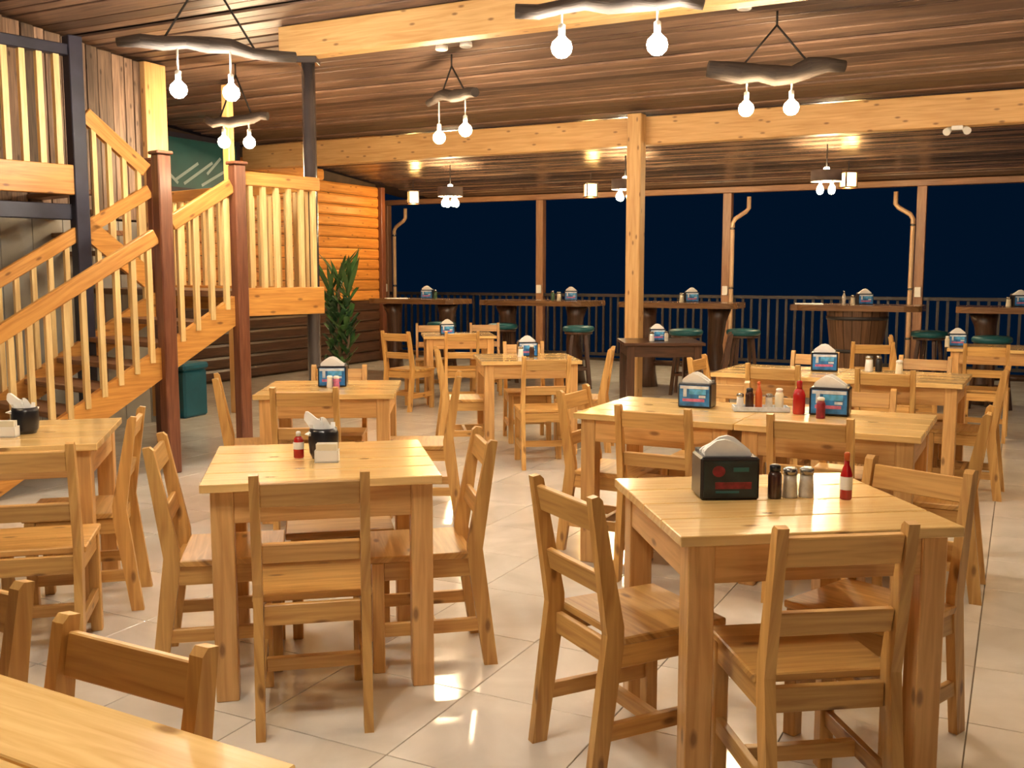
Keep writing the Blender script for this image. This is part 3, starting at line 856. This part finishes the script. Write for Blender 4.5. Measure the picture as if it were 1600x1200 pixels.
bottle(2.54, 6.88, .75, 'black jar beside the box on the farther joined tables', JAR, 'black', 'steel', 'sauce_bottle', .014, 'bottle', None, 1.1)
bottle(2.62, 6.72, .75, 'small cream jar on the farther joined tables', SALT, 'card', 'white', 'salt_shaker', .012, 'shaker', None, 1.3)
bottle(1.40, 9.98, .75, 'white shaker left of the box on the dark brown table', SALT, 'white', 'steel', 'salt_shaker', .014, 'shaker', None, 1.3)
bottle(1.545, 9.98, .75, 'glass jar right of the box on the dark brown table', JAR, 'shaker', 'steel', 'sauce_bottle', .014)
bottle(4.02, 9.20, .75, 'cream jar on the far right pine table', JAR, 'card', 'white', 'sauce_bottle', .014)
for (x, y, lb, pf, bd, nm, s) in ((0.54, 13.34, 'green bottle on the bar table left of the pine post', JAR, 'greenbottle', 'sauce_bottle', 1.2), (0.62, 13.22, 'cream jar on the bar table left of the pine post', SALT, 'card', 'salt_shaker', 1.5),
      (3.84, 11.58, 'tall pale bottle left of the box on the barrel table', HOT, 'shaker', 'sauce_bottle', 1.15), (3.93, 11.54, 'small cream jar on the barrel table', SALT, 'card', 'salt_shaker', 1.4),
      (-1.08, 14.10, 'green bottle on the farthest left bar table', JAR, 'greenbottle', 'sauce_bottle', 1.2), (2.12, 12.50, 'cream jar on the bar table right of the pine post', SALT, 'card', 'salt_shaker', 1.5), (5.36, 10.80, 'cream jar on the right edge bar table', SALT, 'card', 'salt_shaker', 1.4)):
    bottle(x, y, BH, lb, pf, bd, 'steel', nm, .014, 'bottle', None, s)
# menus lying on two bar tables
for (x, y, lb, a) in ((-1.62, 14.02, 'white menu card lying on the farthest left bar table', .3), (3.42, 11.52, 'white menu card lying on the left end of the barrel table', -.2)):
    b = MB(); b.box((0, 0, .006), (0.30, 0.20, 0.012), 0.002)
    tag(b.build('menu_card', 'paper', None, (x, y, BH), a), lb, 'menu')

# =================================================================== LAMPS
def driftwood_lamp(p0, p1, zlog, bulbs, zbulb, mat, label, seed, rad_b=0.058, rlog=0.05, power=1.0):
    """log from p0 to p1 (xy) with bulbs at xy positions hanging on stems"""
    r = random.Random(seed)
    c = (Vector(p0) + Vector(p1)) / 2
    o = thing('driftwood_lamp', label, 'lamp', (c.x, c.y, zlog), 0, 'hanging driftwood lamps')
    d = (Vector(p1) - Vector(p0)); L = d.length; d.normalize(); nrm = Vector((-d.y, d.x))
    pts, rs = [], []
    n = 9
    for k in range(n):
        f = k / (n - 1) - .5
        q = d * (f * L) + nrm * r.uniform(-.02, .02)
        pts.append((q.x, q.y, r.uniform(-.018, .018) + .03 * math.sin(f * 5 + seed)))
        rs.append(rlog * (1 - .9 * abs(f) ** 1.6) * r.uniform(.8, 1.2))
    b = MB(); b.tube(pts, rs, 10); b.build('log', 'driftwood', o)
    vv = xy_uv(c.x, c.y)[1]
    zc = ceil_z(vv) - zlog - 0.005
    knot = zc - 0.10 if zc > .3 else zc - .05
    b = MB(); b.tube([(0, 0, knot), (0, 0, zc)], 0.008, 6); b.build('hanging_rope', 'rope', o)
    for s in (-1, 1):
        e = d * (s * L * .26)
        b = MB(); b.tube([(0, 0, knot), (e.x, e.y, .02)], 0.008, 6); b.build('hanging_rope', 'rope', o)
    for (bx, by) in bulbs:
        lx, ly = bx - c.x, by - c.y
        f = Vector((lx, ly)).dot(d)
        zb = zbulb - zlog
        b = MB(); b.tube([(lx, ly, 0.0), (lx, ly, zb + rad_b + .06)], 0.007, 6); cord = b.build('lamp_stem', 'socket', o)
        b = MB(); b.lathe([(0.018, zb + rad_b - .004), (0.020, zb + rad_b + .06), (0.010, zb + rad_b + .068)], 12, (lx, ly, 0)); b.build('socket', 'socket', cord)
        pr = [(0.0, -1.0), (0.5, -.866), (0.866, -.5), (1.0, 0.0), (0.866, .5), (0.5, .82), (0.36, 1.0)]
        b = MB(); b.lathe([(a * rad_b, zb + q * rad_b) for a, q in pr], 16, (lx, ly, 0)); b.build('bulb', mat, cord)
        bulb_light(cord, (lx, ly, zb), power * (W_COOL if mat == 'bulb_cool' else W_WARM), COOL if mat == 'bulb_cool' else WARM, rad_b * 1.08)
    return o
driftwood_lamp((0.02, 5.62), (1.02, 5.50), 2.86, [(0.27, 5.60), (0.78, 5.53)], 2.65, 'bulb_cool', 'driftwood lamp with two bright white bulbs at top centre', 1)
driftwood_lamp((-2.58, 6.72), (-1.50, 7.12), 2.93, [(-2.23, 6.85), (-1.91, 6.97)], 2.65, 'bulb_cool', 'driftwood lamp with two white bulbs beside the stairs', 2, power=0.68)
driftwood_lamp((-0.76, 9.44), (-0.30, 8.56), 2.97, [(-0.66, 9.24), (-0.40, 8.75)], 2.65, 'bulb_warm', 'driftwood lamp with two warm bulbs in front of the second beam', 3)
driftwood_lamp((1.46, 7.66), (2.44, 7.52), 2.92, [(1.75, 7.64), (2.07, 7.58)], 2.65, 'bulb_warm', 'dark driftwood lamp with two warm bulbs at upper right', 5, rlog=.075)
driftwood_lamp((-2.86, 9.52), (-2.30, 9.62), 2.86, [(-2.70, 9.55), (-2.47, 9.58)], 2.65, 'bulb_warm', 'driftwood lamp with two warm bulbs beside the slim post behind the stairs', 6)
driftwood_lamp((-1.35, 2.45), (-0.45, 2.05), 3.14, [(-1.15, 2.36), (-0.65, 2.14)], 2.84, 'bulb_cool', 'driftwood lamp over the left centre table, out of view', 7)
driftwood_lamp((1.5, 3.9), (2.4, 3.5), 3.10, [(1.7, 3.8), (2.2, 3.6)], 2.82, 'bulb_warm', 'added unseen driftwood lamp above the aisle at the right', 8)  # added outside the frame to light the foreground
driftwood_lamp((4.3, 6.2), (5.2, 5.8), 3.00, [(4.5, 6.1), (5.0, 5.9)], 2.70, 'bulb_warm', 'added unseen driftwood lamp right of the joined tables', 9)  # made-up lamp beyond the right edge, extra light for the tables

driftwood_lamp((-3.2, 3.6), (-2.4, 3.2), 3.10, [(-3.0, 3.5), (-2.6, 3.3)], 2.80, 'bulb_warm', 'added unseen driftwood lamp at the left over the left edge table', 11)  # unseen lamp, put in to light the tables at the left
driftwood_lamp((0.2, -1.8), (1.1, -2.2), 3.10, [(0.4, -1.9), (0.9, -2.1)], 2.80, 'bulb_warm', 'added driftwood fill lamp behind the camera, unseen', 10)  # invented lamp: dim warm fill on faces turned to the camera
def drum_lamp(px_r, v, label):
    Z = v / (CB + SB * px_r); p = Vector((px_r * Z, Z))
    zc = ceil_z(v) - .005
    o = thing('drum_lamp', label, 'lamp', (p.x, p.y, 2.58), 0, 'drum pendant lamps by the open side')
    b = MB(); b.lathe([(0.175, -.065), (0.18, -.065), (0.18, .065), (0.175, .065), (0.175, -.065)], 28, cap=False); b.build('drum_shade', 'shade', o)
    b = MB(); b.tube([(0, 0, -.02), (0, 0, zc - 2.58)], 0.008, 6); b.build('cord', 'rope', o)
    b = MB()
    for k in range(3):
        a = k * 2 * math.pi / 3
        b.bar((0, 0, 0.0), (.176 * math.cos(a), .176 * math.sin(a), 0.0), .008, .008)
    b.build('spider_frame', 'steel', o)
    for k in range(4):
        a = k * math.pi / 2 + .5
        x, y = .095 * math.cos(a), .095 * math.sin(a)
        b = MB(); b.lathe([(.016, -.02), (.018, -.10), (.012, -.105)], 10, (x, y, 0)); s_ = b.build('socket', 'socket', o)
        b = MB(); b.lathe([(0.014, -.10), (.036, -.135), (.042, -.165), (.034, -.195), (.018, -.208), (0, -.212)], 12, (x, y, 0)); b.build('bulb', 'bulb_drum', s_)
    b = MB(); b.lathe([(0.0, .03), (.03, .04), (.04, .07), (.03, .10), (0, .11)], 12); b.build('upward_bulb', 'bulb_drum', o)
    bulb_light(o, (0, 0, -.165), W_DRUM, (1.0, .80, .5), .06)
    bulb_light(o, (0, 0, .07), W_UP, (1.0, .80, .5), .044)
    return o
drum_lamp((705 - 800) / 1559, 12.5, 'drum pendant lamp at the left, above the dark night opening')
drum_lamp((974 - 800) / 1559, 12.5, 'drum pendant lamp half hidden by the tall pine post')
drum_lamp((1283 - 800) / 1559, 12.5, 'drum pendant lamp at the right, above the barrel table')

def lantern(px, v, label):
    r = (px - 800) / 1559
    Z = v / (CB + SB * r); zc = ceil_z(v) - .005
    o = thing('amber_lantern', label, 'lantern', (r * Z, Z, 2.62), rad(12), 'small amber lanterns')
    s = .075
    b = MB(); b.box((0, 0, 0), (s * 1.8, s * 1.8, 0.17)); b.build('glass', 'amber', o)
    bulb_light(o, (0, 0, -.14), 7.0, AMBER, .03)
    for sx in (-1, 1):
        for sy in (-1, 1):
            b = MB(); b.box((sx * s, sy * s, 0), (.018, .018, .19)); b.build('corner_bar', 'darkwood', o)
    for zz in (-.095, .095):
        b = MB(); b.box((0, 0, zz), (s * 2.4, s * 2.4, .02), .003); b.build('frame_plate', 'darkwood', o)
    b = MB(); b.tube([(0, 0, .1), (0, 0, zc - 2.62)], .006, 6); b.build('cord', 'rope', o)
lantern(648, 13.6, 'small amber lantern left of the left drum lamp')
lantern(921, 13.6, 'small amber lantern left of the tall pine post')
lantern(1317, 13.6, 'small amber lantern beside the right drum lamp')

def ceiling_spot(px, py, label):
    # find where the sight line meets the sloping ceiling
    a, b_ = (px - 800) / 1559, (600 - py) / 1559
    dx, dy, dz = a, math.cos(.1111) + b_ * math.sin(.1111), -math.sin(.1111) + b_ * math.cos(.1111)
    kv = SB * dx + CB * dy
    t = (3.12 + SLOPE * 10.5 - 1.433) / (dz + SLOPE * kv)
    p = Vector((dx * t, dy * t)); v = xy_uv(p.x, p.y)[1]
    o = thing('ceiling_spot', label, 'ceiling light', (p.x, p.y, ceil_z(v) - .03), 0, 'small round ceiling spots')
    b = MB(); b.lathe([(.05, .03), (.055, -.004), (.045, -.012), (.04, -.006)], 18); b.build('ring', 'white', o)
    b = MB(); b.lathe([(.0, -.004), (.04, -.004), (.04, .01)], 18); b.build('lens', 'spot', o)
ceiling_spot(690, 71, 'left of the two small ceiling spots under the first beam')
ceiling_spot(728, 66, 'right of the two small ceiling spots under the first beam')
ceiling_spot(1163, 6, 'small ceiling spot at the top edge')

sl = thing('security_lamp', 'small white twin-headed lamp fixed under the long pine beam at the right', 'lamp', bld(-0.62, 10.40, 2.80), YAW)
b = MB(); b.box((0, 0, -.02), (.10, .06, .04), .004); b.build('mount', 'white', sl)
for s_ in (-1, 1):
    b = MB(); b.tube([(s_ * .07, 0, -.03), (s_ * .09, -.05, -.06)], [.028, .036], 12); b.build('lamp_head', 'white', sl)
# =================================================================== PLANT, COOLER, BOARD
pl = thing('potted_plant', 'tall leafy potted plant in front of the orange board wall', 'plant', (-1.86, 10.75, 0))
b = MB(); b.lathe([(0.0, 0.0), (0.15, 0.0), (0.20, 0.30), (0.215, 0.32), (0.215, 0.35), (0.19, 0.35), (0.18, 0.31), (0.0, 0.31)], 22); b.build('pot', 'potclay', pl)
for k, (dx, dy, h) in enumerate(((0, 0, 1.35), (-.06, .05, 1.0), (.07, -.03, .8))):
    b = MB(); b.tube([(dx, dy, .3), (dx * 1.3, dy * 1.3, .3 + (h - .3) * .5), (dx * 1.6, dy * 1.6, h)], [.02, .017, .012], 8); b.build('cane', 'trunk', pl)
def blade(L, W, bend, mat):
    b = MB(); n = 7; rows = []
    for i in range(n + 1):
        f = i / n
        w = W * (math.sin(math.pi * min(1, f * .85 + .12))) ** .8 * (1 - f ** 4)
        x = L * f * math.cos(bend * f); z = L * f * math.sin(1.0) * (1 - bend * f * .55)
        rows.append([b.bm.verts.new((x * .55, s * w / 2, z + (abs(s) - .5) * w * .25)) for s in (-1, 0, 1)])
    for i in range(n):
        for j in range(2):
            f = b.bm.faces.new((rows[i][j], rows[i][j + 1], rows[i + 1][j + 1], rows[i + 1][j])); f.smooth = True
    return b.mesh('leaf', mat)
lm = [blade(.62, .055, .5, 'leaf'), blade(.50, .075, 1.1, 'leaf'), blade(.45, .09, 1.5, 'leafdark'), blade(.40, .085, 1.9, 'leafdark')]
rp_ = random.Random(3)
for k in range(150):
    h = rp_.uniform(.30, 1.32)
    cane = rp_.choice(((0, 0), (-.08, .07), (.1, -.05)))
    kind = 0 if h > 1.15 else rp_.choice((1, 2, 3))
    o = put('leaf', lm[kind], pl, (cane[0] + rp_.uniform(-.03, .03), cane[1] + rp_.uniform(-.03, .03), h), rp_.uniform(0, 6.28))
    s = rp_.uniform(.75, 1.2); o.scale = (s, s, s)

cl = thing('cooler_box', 'teal plastic cooler box under the stair landing', 'cooler', (-3.36, 9.98, 0), rad(-20))
b = MB(); b.box((0, 0, .235), (.44, .36, .47), .02); b.build('body', 'coolerteal', cl)
b = MB(); b.box((0, 0, .505), (.47, .39, .07), .02); b.build('lid', 'coolerteal', cl)
b = MB(); b.box((0, -.19, .44), (.10, .02, .05), .004); b.build('latch', 'steel', cl)

bo = thing('menu_board', 'dark teal board with pale chalk strokes on the wall behind the stairs', 'board', bld(UE + .06, 9.55, 2.78), YAW)
b = MB(); b.box((0, 0, 0), (.03, 1.5, .62), .004); b.build('panel', 'tealboard', bo)
b = MB()
for yy in (-.77, .77): b.box((.005, yy, 0), (.05, .06, .68))
for zz in (-.33, .33): b.box((.005, 0, zz), (.05, 1.6, .06))
b.build('frame', 'navy', bo)
for k, (y0, z0, y1, z1) in enumerate(((-.35, -.22, .05, .02), (-.2, -.25, .3, .05), (.1, -.25, .5, -.05), (-.5, -.1, -.3, -.25), (.2, -.1, .45, .12))):
    b = MB(); b.bar((.0165, y0, z0), (.0165, y1, z1), .035, .003, (1, 0, 0)); b.build('chalk_stroke', 'chalk', bo)
